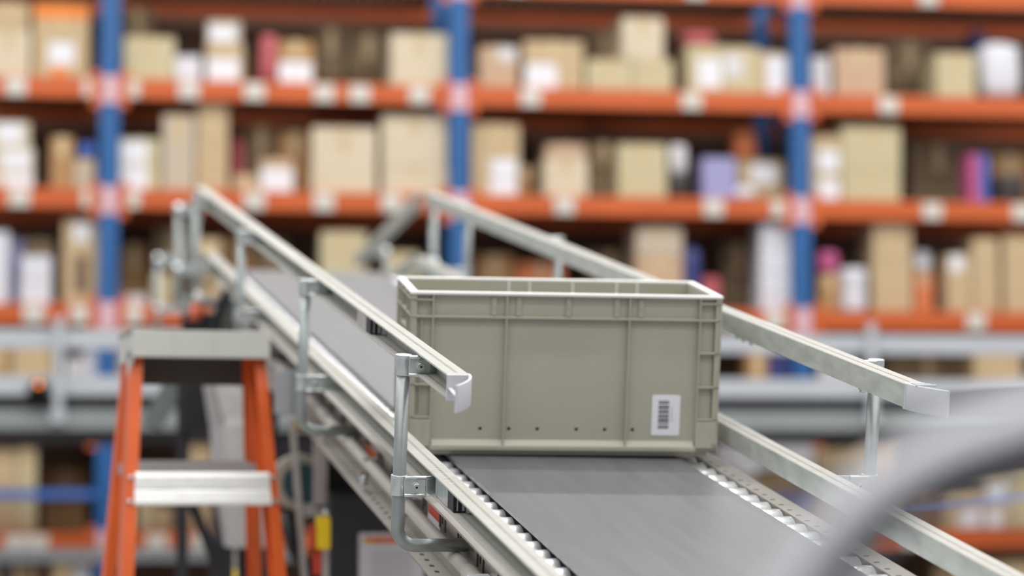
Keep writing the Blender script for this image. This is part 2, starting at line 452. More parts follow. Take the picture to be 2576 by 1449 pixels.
# ------------------------------------------------------------------ pallet rack in the background
YR = (O + ray(1155, 400)*13).y
DEP = .85
UX = [on_y(272, 640, YR).x, on_y(1156, 350, YR).x, on_y(2016, 400, YR).x]
UX = [UX[0]-1.81] + UX + [UX[2]+1.80]
ROWY = [-42, 240, 512, 797, 1080, 1361, 1640]
RZ = [on_y(1155, y, YR).z for y in ROWY]                # beam centre heights
BH = .10
DECK = [z+BH/2+.004 for z in RZ]
rack = empty('pallet_rack', (UX[2], YR, 0)); RX0 = UX[2]
tag(rack, 'long blue and orange pallet rack filled with cartons behind the conveyors', 'rack')
UPZ = RZ[0]+.75
for row, yy in ((0, YR), (1, YR+DEP)):
    for x in UX:
        m = MB(); w, d = .096, .075
        prof = [(-w/2, 0), (w/2, 0), (w/2, d), (w/2-.02, d), (w/2-.02, .012), (-w/2+.02, .012), (-w/2+.02, d), (-w/2, d)]
        lo = [m.bm.verts.new((a, b, 0)) for a, b in prof]; hi = [m.bm.verts.new((a, b, UPZ)) for a, b in prof]
        for i in range(8): m.face([lo[i], lo[(i+1) % 8], hi[(i+1) % 8], hi[i]])
        m.face(hi); m.use(M_BLUE_R)
        m.use(M_HOLE)
        z = .1
        while row == 0 and z < UPZ:
            for sx in (-.026, .026): m.box(sx-.006, sx+.006, -.0015, .002, z, z+.018)
            z += .075
        m.use(M_BLUE_R)
        for f in m.bm.faces:
            if f.material_index == 0 and len(m.mats) > 1: pass
        o = m.build('upright', None, rack); o.location = (x-RX0, yy-YR, 0)
        me = o.data
        me.materials.clear(); me.materials.append(M_HOLE if row == 0 else M_BLUE_R); 
        if row == 0:
            me.materials.append(M_BLUE_R)
            for f in me.polygons:
                f.material_index = 1 if (len(f.vertices) == 8 or abs(f.area) > .002) else 0
        if row == 0:
            for z in RZ:
                m = MB(); m.box(-.04, .04, -.004, -.0005, z-.075, z+.06)
                m.build('location_sticker', M_PINK, o, label='pale pink location sticker')
# frame bracing between front and rear uprights
for x in UX:
    m = MB(); z = .3; k = 0
    while z < UPZ-.8:
        m.bar((x-RX0, .05, z), (x-RX0, DEP, z+.7), .03, .03); z += .7; k += 1
    m.build('upright_brace', M_BLUE_R, rack)
LABX = {1: [40, 235, 325, 475, 640, 815, 905, 1055, 1335, 1740, 2235], 2: [48, 232, 325, 640, 815, 985, 1420, 1795, 1965, 2345, 2570],
        3: [85, 205, 330, 2455, 1950], 5: [40, 95, 395, 510, 2290], 0: [1750, 2335, 1300]}
for r, z in enumerate(RZ):
    for b in range(4):
        xa, xb = UX[b]+.05, UX[b+1]-.05
        m = MB(); m.box(xa-RX0, xb-RX0, .004, .05, z-BH/2, z+BH/2)
        m.box(xa-RX0, xb-RX0, -.001, .004, z+BH/2-.03, z+BH/2)
        bm_ = m.build('beam', M_ORANGE_R, rack, bevel=.004)
        for xe, s in ((xa, 1), (xb, -1)):
            m = MB(); m.box(*sorted((xe-RX0-s*.002, xe-RX0+s*.045)), -.006, .0, z-.10, z+.085)
            m.build('beam_connector', M_ORANGE_R, bm_)
        for px in LABX.get(r, []):
            p = on_y(px, ROWY[r], YR)
            if xa < p.x < xb:
                m = MB(); m.box(p.x-RX0-.052, p.x-RX0+.052, -.004, -.0015, z-.046, z+.042)
                m.use(M_INK)
                m.box(p.x-RX0-.04, p.x-RX0+.0, -.0046, -.004, z-.028, z+.022)
                o = m.build('beam_label', None, bm_, label='off-white location label'); o.data.materials.clear(); o.data.materials.append(M_HOLD)
        m = MB(); m.box(xa-RX0, xb-RX0, DEP-.02, DEP+.03, z-BH/2, z+BH/2); m.build('rear_beam', M_ORANGE_R, rack)
        m = MB(); m.box(xa-RX0, xb-RX0, .05, .09, z+BH/2-.014, z+BH/2+.003); m.box(xa-RX0, xb-RX0, DEP-.06, DEP-.02, z+BH/2-.014, z+BH/2+.003)
        xx = xa
        while xx < xb-.03: m.box(xx-RX0, xx+.026-RX0, .05, DEP-.02, z+BH/2-.014, z+BH/2+.0035); xx += .06
        m.build('shelf_deck', M_DECK, rack)
m = MB(); m.box(UX[0]-RX0, UX[4]-RX0, DEP+.16, DEP+.2, .05, UPZ)
m.build('light_block_panel', mat('rack_depth_shade', (104, 76, 60), .8, 0, .2, 2), rack)  # added panel: stands for the dark depths and blocks light from behind
# blue tie bar in front of the fifth level
p0 = on_y(-40, 1243, YR-.02); 
for b in range(2):
    m = MB(); m.box(UX[b]+.05-RX0, UX[b+1]-.05-RX0, -.03, -.004, p0.z-.022, p0.z+.022); m.build('tie_bar', mat('tie_bar_blue', (58, 104, 178), .5), rack)

# ------------------------------------------------------------------ goods on the rack
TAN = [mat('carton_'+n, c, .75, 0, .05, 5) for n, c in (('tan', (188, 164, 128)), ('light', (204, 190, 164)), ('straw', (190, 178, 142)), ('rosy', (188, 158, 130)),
       ('brown', (168, 128, 84)), ('dim', (128, 108, 82)), ('grey', (186, 172, 152)))]  # the dim tone carries the shade at the back of the shelves
CN = dict(tan=TAN[0], light=TAN[1], straw=TAN[2], rosy=TAN[3], brown=TAN[4], dim=TAN[5], grey=TAN[6], white=mat('white_carton', (210, 210, 217), .6),
          red=mat('red_wrap', (178, 84, 90), .6), blue=mat('blue_wrap', (60, 90, 170), .5), lav=mat('lavender_wrap', (150, 148, 190), .5),
          pink=mat('pink_wrap', (178, 78, 124), .6), navy=mat('navy_wrap', (44, 52, 110), .5), orange=mat('orange_wrap', (215, 120, 70), .5), dark=mat('dark_wrap', (52, 46, 46), .6),
          pale=mat('pale_wrap', (200, 196, 198), .5))
M_TAPE = mat('packing_tape', (196, 172, 132), .4)
M_SEAM = mat('carton_seam', (120, 92, 60), .8)
def carton(name, x0, x1, y0, y1, z0, z1, c, tape=True):
    w, d, h = x1-x0, y1-y0, z1-z0
    m = MB(); m.use(c)
    m.box(-w/2, w/2, 0, d, 0, h-.003)
    for s in (-1, 1): m.box(-w/2 if s < 0 else .002, -.002 if s < 0 else w/2, 0, d, h-.003, h)   # two top flaps
    m.use(M_SEAM); m.box(-w/2+.002, w/2-.002, -.0006, 0, h-.006, h-.0035)
    o = m.build(name, None, None, bevel=min(.006, w*.04), loc=((x0+x1)/2, y0, z0))
    if tape:
        t = MB(); t.box(-.022, .022, -.0012, -.0002, h*.62, h+.0008); t.box(-.022, .022, -.001, d, h+.0002, h+.001)
        t.build('packing_tape', M_TAPE, o)
    return o
def roundish(name, x0, x1, y0, y1, z0, z1, c, bag=False):
    w, d, h = x1-x0, y1-y0, z1-z0
    bm = bmesh.new(); bmesh.ops.create_cube(bm, size=1)
    bmesh.ops.subdivide_edges(bm, edges=bm.edges[:], cuts=4, use_grid_fill=True)
    for v in bm.verts:
        n = v.co.normalized()*.62; v.co = v.co*.55 + n*.45
        k = .035*math.sin(v.co.x*17+v.co.z*9)*math.cos(v.co.y*13+v.co.z*21) if bag else 0
        v.co += n*k
        v.co = Vector((v.co.x*w, v.co.y*d, v.co.z*h))
    zmin = min(v.co.z for v in bm.verts)
    for v in bm.verts: v.co.z -= zmin; v.co.z = max(0, v.co.z-.02*h)
    for f in bm.faces: f.smooth = True
    m = MB(); m.bm.free(); m.bm = bm
    o = m.build(name, c, None, loc=((x0+x1)/2, (y0+y1)/2, z0))
    return o
def roll(name, x0, x1, y0, z0, z1, c):
    r = (x1-x0)/2; h = z1-z0
    m = MB(); m.use(c); m.lathe([(r*.97, 0), (r, .006), (r, h-.006), (r*.97, h)], (0, r, 0), 'z', 28)
    m.use(M_SEAM); m.lathe([(r*.32, h), (r*.32, h+.0006)], (0, r, 0), 'z', 18)
    return m.build(name, None, None, loc=((x0+x1)/2, y0, z0))
BAY = ['left bay', 'second bay', 'third bay', 'right bay']
ROWN = {1: 'top shelf', 2: 'second shelf', 3: 'third shelf', 4: 'fourth shelf', 5: 'fifth shelf', 6: 'lowest shelf'}
ORD = ['first', 'second', 'third', 'fourth', 'fifth', 'sixth', 'seventh', 'eighth', 'ninth', 'tenth', 'eleventh', 'twelfth', 'thirteenth']
GOODS = []
def g(row, x0, x1, yt, col, desc, yb=None, kind='carton', stick=(), dy=.03, name=None, cat=None, depth=None):
    GOODS.append(dict(row=row, x0=x0, x1=x1, yt=yt, yb=yb, col=col, desc=desc, kind=kind, stick=stick, dy=dy, name=name, cat=cat, depth=depth))
W_ = 'white'
# row 1
g(1, -32, 76, 76, 'light', 'wide pale carton, lower of a pair')
g(1, -32, 72, 6, 'tan', 'pale tan carton, upper of a pair', yb=75)
g(1, 86, 224, 10, 'tan', 'big orange-topped carton with white label', stick=((155, 135, 62, 56, W_), (155, 28, 132, 34, 'o'), (150, 180, 32, 22, 'o')))
g(1, 312, 440, 92, 'straw', 'straw-coloured plain carton')
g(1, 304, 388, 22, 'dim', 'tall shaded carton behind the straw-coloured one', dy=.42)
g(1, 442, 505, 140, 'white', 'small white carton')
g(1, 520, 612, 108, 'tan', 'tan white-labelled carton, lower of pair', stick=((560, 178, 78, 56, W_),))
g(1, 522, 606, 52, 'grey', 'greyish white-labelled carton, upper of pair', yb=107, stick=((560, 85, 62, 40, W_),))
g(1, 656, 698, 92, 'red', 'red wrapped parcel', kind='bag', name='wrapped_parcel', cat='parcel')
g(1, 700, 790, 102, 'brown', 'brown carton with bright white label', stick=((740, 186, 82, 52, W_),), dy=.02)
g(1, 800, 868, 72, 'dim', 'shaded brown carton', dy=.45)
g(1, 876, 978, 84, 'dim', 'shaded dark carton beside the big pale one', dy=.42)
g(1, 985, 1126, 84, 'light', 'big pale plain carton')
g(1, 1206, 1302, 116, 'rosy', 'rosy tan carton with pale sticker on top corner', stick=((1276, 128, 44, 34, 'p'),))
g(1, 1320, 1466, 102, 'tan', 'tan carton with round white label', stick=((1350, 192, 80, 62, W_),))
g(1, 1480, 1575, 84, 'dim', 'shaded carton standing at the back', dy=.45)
g(1, 1476, 1592, 150, 'straw', 'low straw-coloured carton')
g(1, 1595, 1692, 150, 'straw', 'low pale carton under a perched one')
g(1, 1566, 1668, 44, 'light', 'pale carton perched on the low ones', yb=146)
g(1, 1730, 1818, 114, 'straw', 'straw carton with white label', stick=((1785, 184, 60, 74, W_),))
g(1, 1820, 1908, 118, 'straw', 'straw carton with faint paler label', stick=((1842, 165, 48, 60, 'p'),))
g(1, 1910, 1990, 132, 'tan', 'tan carton with white label beside upright', stick=((1962, 188, 54, 92, W_),))
g(1, 1724, 1800, 82, 'red', 'small red parcel on top of cartons', yb=113, kind='bag', name='wrapped_parcel', cat='parcel')
g(1, 2042, 2086, 142, 'pale', 'small pale grey carton')
g(1, 2100, 2224, 122, 'rosy', 'rosy tan upright carton')
g(1, 2232, 2345, 104, 'dim', 'shaded brown carton at the back', dy=.42)
g(1, 2356, 2452, 134, 'straw', 'straw-coloured carton')
g(1, 2448, 2480, 78, 'navy', 'thin navy carton at the back', dy=.3)
g(1, 2476, 2568, 112, 'white', 'tall bright white sack', kind='bag', name='white_sack', cat='sack')
# row 2
g(2, -20, 84, 434, 'light', 'pale carton with white label, bottom of three', stick=((46, 466, 66, 50, W_),))
g(2, -16, 84, 370, 'light', 'pale carton with white label, middle of three', yb=433, stick=((40, 402, 66, 48, W_),))
g(2, -24, 74, 306, 'light', 'pale carton with white label, top of three', yb=369, stick=((24, 336, 60, 50, W_),))
g(2, 128, 186, 344, 'brown', 'brown tall carton')
g(2, 188, 240, 400, 'grey', 'grey-brown low carton')
g(2, 200, 242, 360, 'blue', 'small blue parcel on the grey-brown carton', yb=399, kind='bag', name='wrapped_parcel', cat='parcel')
g(2, 292, 402, 414, 'straw', 'straw carton with white label, lower of a pair', stick=((328, 454, 66, 54, W_),))
g(2, 292, 402, 348, 'straw', 'straw carton with white label, upper of a pair', yb=413, stick=((326, 392, 64, 56, W_),))
g(2, 410, 490, 288, 'grey', 'tall narrow greyish carton')
g(2, 496, 574, 262, 'tan', 'tallest narrow tan carton')
g(2, 584, 612, 352, 'red', 'thin red parcel', kind='bag', name='wrapped_parcel', cat='parcel', dy=.2)
g(2, 588, 650, 440, 'tan', 'low tan carton')
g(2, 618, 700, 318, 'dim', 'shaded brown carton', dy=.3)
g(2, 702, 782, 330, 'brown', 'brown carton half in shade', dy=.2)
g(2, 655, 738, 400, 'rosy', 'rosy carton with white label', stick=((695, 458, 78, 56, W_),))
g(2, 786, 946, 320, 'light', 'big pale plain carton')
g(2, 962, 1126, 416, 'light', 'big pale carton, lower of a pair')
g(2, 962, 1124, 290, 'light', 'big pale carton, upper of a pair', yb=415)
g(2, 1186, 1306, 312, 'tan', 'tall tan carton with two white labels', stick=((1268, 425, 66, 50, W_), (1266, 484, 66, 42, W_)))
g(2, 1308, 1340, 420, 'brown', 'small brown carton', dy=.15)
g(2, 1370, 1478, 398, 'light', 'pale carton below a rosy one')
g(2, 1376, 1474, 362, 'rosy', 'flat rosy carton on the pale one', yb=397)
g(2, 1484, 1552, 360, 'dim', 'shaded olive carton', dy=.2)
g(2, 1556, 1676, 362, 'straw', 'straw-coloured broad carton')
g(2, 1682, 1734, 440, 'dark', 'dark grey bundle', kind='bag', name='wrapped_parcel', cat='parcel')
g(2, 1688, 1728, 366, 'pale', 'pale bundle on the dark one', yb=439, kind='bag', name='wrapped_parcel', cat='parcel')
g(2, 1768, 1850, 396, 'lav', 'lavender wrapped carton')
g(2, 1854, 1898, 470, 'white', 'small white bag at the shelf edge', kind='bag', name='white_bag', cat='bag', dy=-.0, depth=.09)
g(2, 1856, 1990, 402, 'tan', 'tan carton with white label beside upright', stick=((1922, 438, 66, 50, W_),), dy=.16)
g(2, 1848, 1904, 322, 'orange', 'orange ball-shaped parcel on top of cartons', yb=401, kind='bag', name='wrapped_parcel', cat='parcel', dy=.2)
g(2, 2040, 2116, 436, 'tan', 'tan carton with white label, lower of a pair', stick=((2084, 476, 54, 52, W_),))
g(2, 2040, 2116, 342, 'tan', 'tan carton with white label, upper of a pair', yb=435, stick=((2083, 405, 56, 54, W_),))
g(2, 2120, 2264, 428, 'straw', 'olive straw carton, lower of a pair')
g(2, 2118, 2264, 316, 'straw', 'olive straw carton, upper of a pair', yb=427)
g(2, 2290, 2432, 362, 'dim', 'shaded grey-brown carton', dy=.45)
g(2, 2438, 2462, 386, 'pink', 'thin magenta carton')
g(2, 2464, 2486, 388, 'blue', 'thin blue carton')
g(2, 2492, 2590, 388, 'brown', 'brown carton', dy=.3)
g(2, 2510, 2590, 440, 'dark', 'dark drum', kind='roll', name='drum', cat='drum')
# row 3
g(3, -40, 22, 582, 'white', 'white tall carton')
g(3, 24, 60, 600, 'lav', 'thin lavender carton', dy=.2)
g(3, 52, 128, 702, 'white', 'white carton, lower of a pair')
g(3, 54, 128, 642, 'white', 'white carton, upper of a pair', yb=701)
g(3, 62, 138, 600, 'tan', 'tan carton behind the white pair', dy=.32)
g(3, 160, 250, 552, 'tan', 'tall tan carton with white sticker and printing', stick=((206, 584, 38, 44, W_), (204, 690, 36, 90, 'd')))
g(3, 302, 372, 612, 'brown', 'reddish brown carton', dy=.4)
g(3, 310, 370, 740, 'pale', 'pale carton near the upright')
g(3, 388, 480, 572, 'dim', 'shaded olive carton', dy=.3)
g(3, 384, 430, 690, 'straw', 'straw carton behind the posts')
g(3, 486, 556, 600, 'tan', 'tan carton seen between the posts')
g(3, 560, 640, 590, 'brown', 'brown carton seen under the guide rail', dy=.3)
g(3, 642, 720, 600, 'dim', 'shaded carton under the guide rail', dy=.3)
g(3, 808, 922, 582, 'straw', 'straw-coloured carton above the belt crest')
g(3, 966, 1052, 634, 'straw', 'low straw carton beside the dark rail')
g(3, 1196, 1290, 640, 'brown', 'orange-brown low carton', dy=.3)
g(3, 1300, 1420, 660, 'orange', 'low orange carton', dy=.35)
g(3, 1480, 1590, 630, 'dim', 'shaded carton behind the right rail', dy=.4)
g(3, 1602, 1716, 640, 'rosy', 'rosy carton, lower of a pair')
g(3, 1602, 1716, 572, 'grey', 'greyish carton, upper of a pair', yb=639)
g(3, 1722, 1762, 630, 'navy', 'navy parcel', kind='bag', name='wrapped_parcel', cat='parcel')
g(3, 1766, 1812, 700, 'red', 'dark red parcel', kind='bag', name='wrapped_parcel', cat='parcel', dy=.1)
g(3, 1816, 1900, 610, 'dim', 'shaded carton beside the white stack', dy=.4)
for i, (a, b) in enumerate(((738, None), (682, 737), (624, 681), (562, 623))):
    g(3, 1914, 2004, a, 'white', 'white carton in white stack, '+['lowest', 'second from bottom', 'second from top', 'topmost'][i], yb=b)
g(3, 2060, 2112, 690, 'brown', 'brown carton under a magenta parcel')
g(3, 2062, 2110, 634, 'pink', 'magenta parcel', yb=689, kind='bag', name='wrapped_parcel', cat='parcel')
g(3, 2116, 2190, 732, 'white', 'white paper roll, lower of two', kind='roll', name='paper_roll', cat='roll')
g(3, 2116, 2190, 674, 'white', 'white paper roll, upper of two', yb=731, kind='roll', name='paper_roll', cat='roll')
g(3, 2196, 2292, 562, 'tan', 'tall tan carton')
g(3, 2300, 2346, 684, 'orange', 'small orange-brown carton', dy=.1)
g(3, 2302, 2342, 634, 'white', 'small white parcel on the orange-brown carton', yb=683, kind='bag', name='wrapped_parcel', cat='parcel', dy=.1)
g(3, 2382, 2442, 640, 'tan', 'tan carton with small white label', stick=((2406, 662, 36, 40, W_),))
g(3, 2446, 2510, 600, 'tan', 'taller tan carton')
g(3, 2524, 2600, 592, 'tan', 'tan carton near the right picture edge')
# row 4 (seen through the gaps of the cross conveyor)
g(4, -30, 24, 860, 'brown', 'reddish brown carton')
g(4, 30, 132, 872, 'tan', 'broad tan carton')
g(4, 168, 208, 900, 'pale', 'low pale carton')
g(4, 212, 250, 880, 'white', 'white carton')
g(4, 296, 326, 870, 'tan', 'narrow tan carton')
g(4, 1880, 1930, 880, 'brown', 'brown carton')
g(4, 1932, 1990, 890, 'navy', 'navy carton')
g(4, 2060, 2140, 900, 'pale', 'pale carton')
g(4, 2230, 2440, 880, 'dim', 'long shaded carton', dy=.3)
g(4, 2452, 2570, 890, 'tan', 'tan carton')
# row 5
g(5, -30, 42, 1132, 'tan', 'tan carton at left picture edge')
g(5, 44, 92, 1128, 'straw', 'straw carton behind the blue bar')
g(5, 110, 215, 1180, 'brown', 'brown carton in deep shade', dy=.5)
g(5, 346, 392, 1256, 'straw', 'low straw carton behind the step ladder')
g(5, 396, 432, 1276, 'tan', 'low tan carton behind the step ladder')
g(5, 474, 540, 1096, 'tan', 'tan carton behind the black stand')
g(5, 1860, 1960, 1150, 'white', 'white carton with rounded look')
g(5, 1964, 2050, 1130, 'white', 'white carton behind the lower rail')
g(5, 2060, 2150, 1140, 'tan', 'tan carton behind the guide post')
g(5, 2156, 2260, 1110, 'rosy', 'rosy carton behind the grey tube')
g(5, 2270, 2360, 1210, 'brown', 'brown carton below the grey tube', dy=.2)
g(5, 2372, 2470, 1220, 'tan', 'tan carton with white label', stick=((2440, 1310, 60, 50, W_),))
g(5, 2474, 2540, 1180, 'grey', 'greyish carton with white label', stick=((2505, 1230, 50, 50, W_), (2500, 1318, 40, 44, W_)))
g(5, 2544, 2620, 1170, 'straw', 'straw carton at right picture edge')
# row 6
g(6, -30, 100, 1420, 'dim', 'shaded carton at the bottom left corner')
g(6, 130, 186, 1416, 'tan', 'tan carton at the bottom edge')
g(6, 188, 228, 1420, 'white', 'white carton at the bottom edge')
g(6, 2350, 2480, 1420, 'dim', 'shaded carton at the bottom edge')
g(6, 2490, 2620, 1412, 'tan', 'tan carton at the bottom right corner')
def bay_of(x):
    return max(b for b in range(4) if UX[b] <= x) if x > UX[0] else 0
groups = {}
built = []
for q in GOODS:
    y = YR + max(q['dy'], -.0) + .03
    xm = (q['x0']+q['x1'])/2
    z0 = DECK[q['row']] if q['yb'] is None else on_y(xm, q['yb'], y).z
    z1 = on_y(xm, q['yt'], y).z
    xa = on_y(q['x0'], q['yt'], y).x; xb = on_y(q['x1'], q['yt'], y).x
    bb = bay_of((xa+xb)/2)
    xa = max(xa, UX[bb]+.052); xb = min(xb, UX[bb+1]-.052)
    q.update(y=y, z0=z0, z1=z1, xa=xa, xb=xb, bay=bb)
# stacks: let an upper item rest exactly on the item below it
for q in GOODS:
    if q['yb'] is None: continue
    best = None
    for p in GOODS:
        if p is q or p['row'] != q['row']: continue
        if p['xa'] < (q['xa']+q['xb'])/2 < p['xb'] and abs(p['z1']-q['z0']) < .05 and (best is None or abs(p['y']-q['y']) < abs(best['y']-q['y'])): best = p
    if best: q['z0'] = best['z1']+.0005; q['y'] = max(q['y'], best['y'])
for q in GOODS:
    d = q['depth'] or min(.36, max(.16, (q['xb']-q['xa'])*1.3))
    if q['kind'] == 'roll': d = (q['xb']-q['xa'])
    if q['kind'] == 'bag': d = min(.3, max(.06, (q['xb']-q['xa'])))
    # keep clear of shaded things standing further back
    for p in GOODS:
        if p is not q and p['row'] == q['row'] and p['xa'] < q['xb'] and p['xb'] > q['xa'] and p['z0'] < q['z1']-.002 and p['z1'] > q['z0']+.002 and p['y'] > q['y']+.03:
            d = min(d, p['y']-q['y']-.01)
    d = min(d, YR+DEP-.03-q['y'])
    q['d'] = d
for q in GOODS:
    name = q['name'] or 'cardboard_box'
    if q['kind'] == 'carton': o = carton(name, q['xa'], q['xb'], q['y'], q['y']+q['d'], q['z0'], q['z1'], CN[q['col']], q['col'] not in ('white', 'navy', 'pink', 'blue', 'lav', 'pale'))
    elif q['kind'] == 'bag': o = roundish(name, q['xa'], q['xb'], q['y'], q['y']+q['d'], q['z0'], q['z1'], CN[q['col']], True)
    else: o = roll(name, q['xa'], q['xb'], q['y'], q['z0'], q['z1'], CN[q['col']])
    for (cx, cy, sw, sh, sc) in q['stick']:
        p = on_y(cx, cy, q['y']); k = q['y']/FPX*1.02
        hw, hh = sw*k/2, sh*k/2
        x_ = min(max(p.x, q['xa']+hw+.004), q['xb']-hw-.004) if hw*2 < q['xb']-q['xa']-.01 else (q['xa']+q['xb'])/2
        hw = min(hw, (q['xb']-q['xa'])/2-.004)
        z_ = min(max(p.z, q['z0']+hh+.003), q['z1']-hh-.006)
        c = q['xa']/2+q['xb']/2
        m = MB(); m.box(x_-hw-c, x_+hw-c, -.0022, -.0013, z_-hh-q['z0'], z_+hh-q['z0'])
        mm = {'white': M_LABEL, 'o': mat('orange_print', (228, 128, 40), .6), 'p': mat('pale_label', (206, 204, 206), .6), 'd': mat('dark_print', (120, 96, 74), .7)}[sc]
        m.build({'white': 'paper_label', 'o': 'orange_print', 'p': 'pale_label', 'd': 'printed_mark'}[sc], mm, o)
    row = sorted([p for p in GOODS if p['row'] == q['row'] and p['bay'] == q['bay']], key=lambda p: (p['x0']+p['x1'])/2)
    n = row.index(q)
    where = f"{ORD[n]} from left, {ROWN[q['row']]}, {BAY[q['bay']]}"
    tag(o, f"{q['desc']}, {where}", q['cat'] or 'box', 'goods on the '+ROWN[q['row']]+' of the rack')

# ------------------------------------------------------------------ level transfer conveyor beyond the crest
crest = wl(0, U1, 0)
lc = empty('transfer_conveyor', (crest.x, crest.y, crest.z))
tag(lc, 'level belt conveyor leading back from the crest of the inclined one', 'conveyor')
LL_ = 2.35
m = MB(); m.prism([(-.235, .004), (.235, .004), (.235, -.03), (-.235, -.03)], .01, LL_); m.build('belt', M_BELT, lc)
for s in (-1, 1):
    m = MB(); m.use(M_FRAME); m.box(*sorted((s*.255, s*.295)), .05, LL_, -.2, -.004); m.build('side_frame', None, lc)
    for web, top in ((.36 if s < 0 else .33, UP-.005), (.335 if s < 0 else .312, LO-.003)):
        m = MB(); m.use(M_GALV); m.prism(rail_profile(s, web, top), .06 if top > .2 else .05, LL_)
        m.build('guide_rail', None, lc)
    for yy, pv in (((.42, .44), (2.34, .49)) if s < 0 else ((.10, .40), (1.9, .42))):
        m = MB()
        m.tube([(s*.27, yy, -.066), (s*(pv-.03), yy, -.066), (s*(pv-.008), yy, -.058), (s*pv, yy, -.035), (s*pv, yy, UP-.006)], .0125, 12)
        p = m.build('guide_post', MATS['post_zinc'], lc)
        for top, web in ((UP-.005, .37), (LO-.003, .34)):
            m = MB(); m.lathe([(.016, top-.041), (.016, top-.004)], (s*pv, yy, 0), 'z', 14); m.box(*sorted((s*web, s*(pv-.01))), yy-.018, yy-.012, top-.04, top-.004)
            m.build('rail_clamp', M_ZINC, p)
for yy in (.6, 2.1):
    for s_ in (-1, 1):
        m = MB(); m.box(*sorted((s_*.22, s_*.27)), yy, yy+.05, -crest.z, -.2); m.build('support_leg', M_DARK, lc)
    m = MB(); m.box(-.22, .22, yy, yy+.05, -.6, -.55); m.build('cross_brace', M_DARK, lc)

# ------------------------------------------------------------------ cross conveyor in front of the rack
YC = 11.35
ck = empty('cross_conveyor', (1.5, YC, 0)); tag(ck, 'grey roller conveyor running across the picture just in front of the rack', 'conveyor')
def zc(y, x=1288): return on_y(x, y, YC).z
M_SIDE = mat('conveyor_side_grey', (140, 146, 146), .5, .3, .06, 4)
M_CR = mat('conveyor_rail_light', (180, 184, 190), .45, .2, .05, 4)
CX0, CX1 = -3.9, 5.4
for nm, a, b, mm, dpt in (('guide_rail', 836, 884, M_CR, .03), ('guide_rail', 950, 998, M_CR, .03), ('side_frame', 1032, 1082, M_SIDE, .05)):
    m = MB(); zt, zb = zc(a), zc(b)
    m.prism([(0, 0)]*0 + [(0, zb), (dpt, zb), (dpt, zb+.003), (.004, zb+.003), (.004, zt-.003), (dpt, zt-.003), (dpt, zt), (0, zt)], CX0-1.5, CX1-1.5)
    o = m.build(nm, mm, ck); o.rotation_euler = (0, 0, -math.pi/2); o.data.transform(Matrix.Scale(-1, 4, (1, 0, 0))); o.data.flip_normals()
m = MB(); m.box(CX0-1.5, CX1-1.5, .06, .62, zc(1080), zc(990)); m.build('roller_bed', M_BLACK, ck)  # black bed carries the shade between rail and frame
m = MB(); m.box(CX0-1.5, CX1-1.5, .04, .6, zc(1112), zc(1082)); m.build('underside_shade', M_BLACK, ck)  # added black box for the shade under the side frame
for px in (148, 1010, 2190):
    x = on_y(px, 900, YC).x
    m = MB(); m.box(x-1.5-.02, x-1.5+.02, -.03, -.001, zc(1066), zc(806)); m.box(x-1.5-.03, x-1.5+.03, -.034, -.03, zc(1066), zc(1036))
    m.build('guide_post', M_CR, ck)
for px in (-260, 1330, 2900):
    x = on_y(px, 900, YC).x
    m = MB(); m.box(x-1.53, x-1.47, .06, .12, 0, zc(1112)); m.box(x-1.53, x-1.47, .5, .56, 0, zc(1112)); m.build('support_leg', M_DARK, ck)
# orange indicator on a black sensor
p = on_y(98, 985, YC)
s_ = empty('sensor', (p.x, YC-.005, p.z)); tag(s_, 'small black photo sensor with glowing orange light on the cross conveyor', 'sensor')
m = MB(); m.lathe([(.05, -.04), (.05, .0)], (0, 0, 0), 'y', 20); m.box(-.05, .05, -.04, 0, -.06, 0); m.build('housing', M_BLACK, s_)
m = MB(); m.lathe([(.009, -.05), (.011, -.04)], (0, 0, .03), 'y', 16); m.build('indicator_lamp', mat('orange_lamp', (255, 130, 20), .4, emit=2.2), s_, label='glowing orange lamp')

# ------------------------------------------------------------------ low grey conveyor in the lower left and right distance
YL = 12.2
lk = empty('lower_conveyor', (0, YL, 0)); tag(lk, 'low galvanised conveyor rail along the foot of the rack at lower left', 'conveyor')
xa, xb = on_y(-60, 1390, YL).x, on_y(760, 1390, YL).x
m = MB(); m.box(xa, xb, 0, .05, on_y(300, 1412, YL).z, on_y(300, 1380, YL).z); m.build('side_frame', M_CR, lk)
for px in (20, 300, 660):
    x = on_y(px, 1400, YL).x; m = MB(); m.box(x-.03, x+.03, .0, .05, 0, on_y(300, 1412, YL).z); m.build('support_leg', M_DARK, lk)

# ------------------------------------------------------------------ goods on a pallet in front of the rack, lower right
YP = 12.1
def pz(y): return on_y(1960, y, YP).z
def pxx(x): return on_y(x, 1200, YP).x
pal = empty('wooden_pallet', (pxx(1990), YP, 0)); tag(pal, 'wooden pallet on the floor under the stacked cartons in front of the rack', 'pallet')
for k in range(5):
    m = MB(); m.box(-.62+k*.27, -.62+k*.27+.16, -.05, .6, .11, .13); m.build('deck_board', CN['tan'], pal)
for k in (-.05, .24, .52):
    m = MB(); m.box(-.62, .62, k, k+.08, 0, .11); m.build('bearer', CN['brown'], pal)
def stackbox(x0, x1, y0, y1, c, lab, dy=0, z0=None):
    o = carton('cardboard_box', pxx(x0), pxx(x1), YP+dy, YP+dy+.34, pz(y1) if z0 is None else z0, pz(y0), CN[c], False)
    return tag(o, lab, 'box', 'cartons on the pallet in front of the rack')
stackbox(1838, 2052, 1420, 1700, 'tan', 'large tan base carton standing on the floor pallet, lower right', 0, .1305)
stackbox(2056, 2186, 1420, 1700, 'brown', 'brown base carton on the floor pallet, right of the tan one', 0, .1305)
stackbox(1840, 2050, 1292, 1419, 'rosy', 'rosy carton above the tan base carton on the pallet')
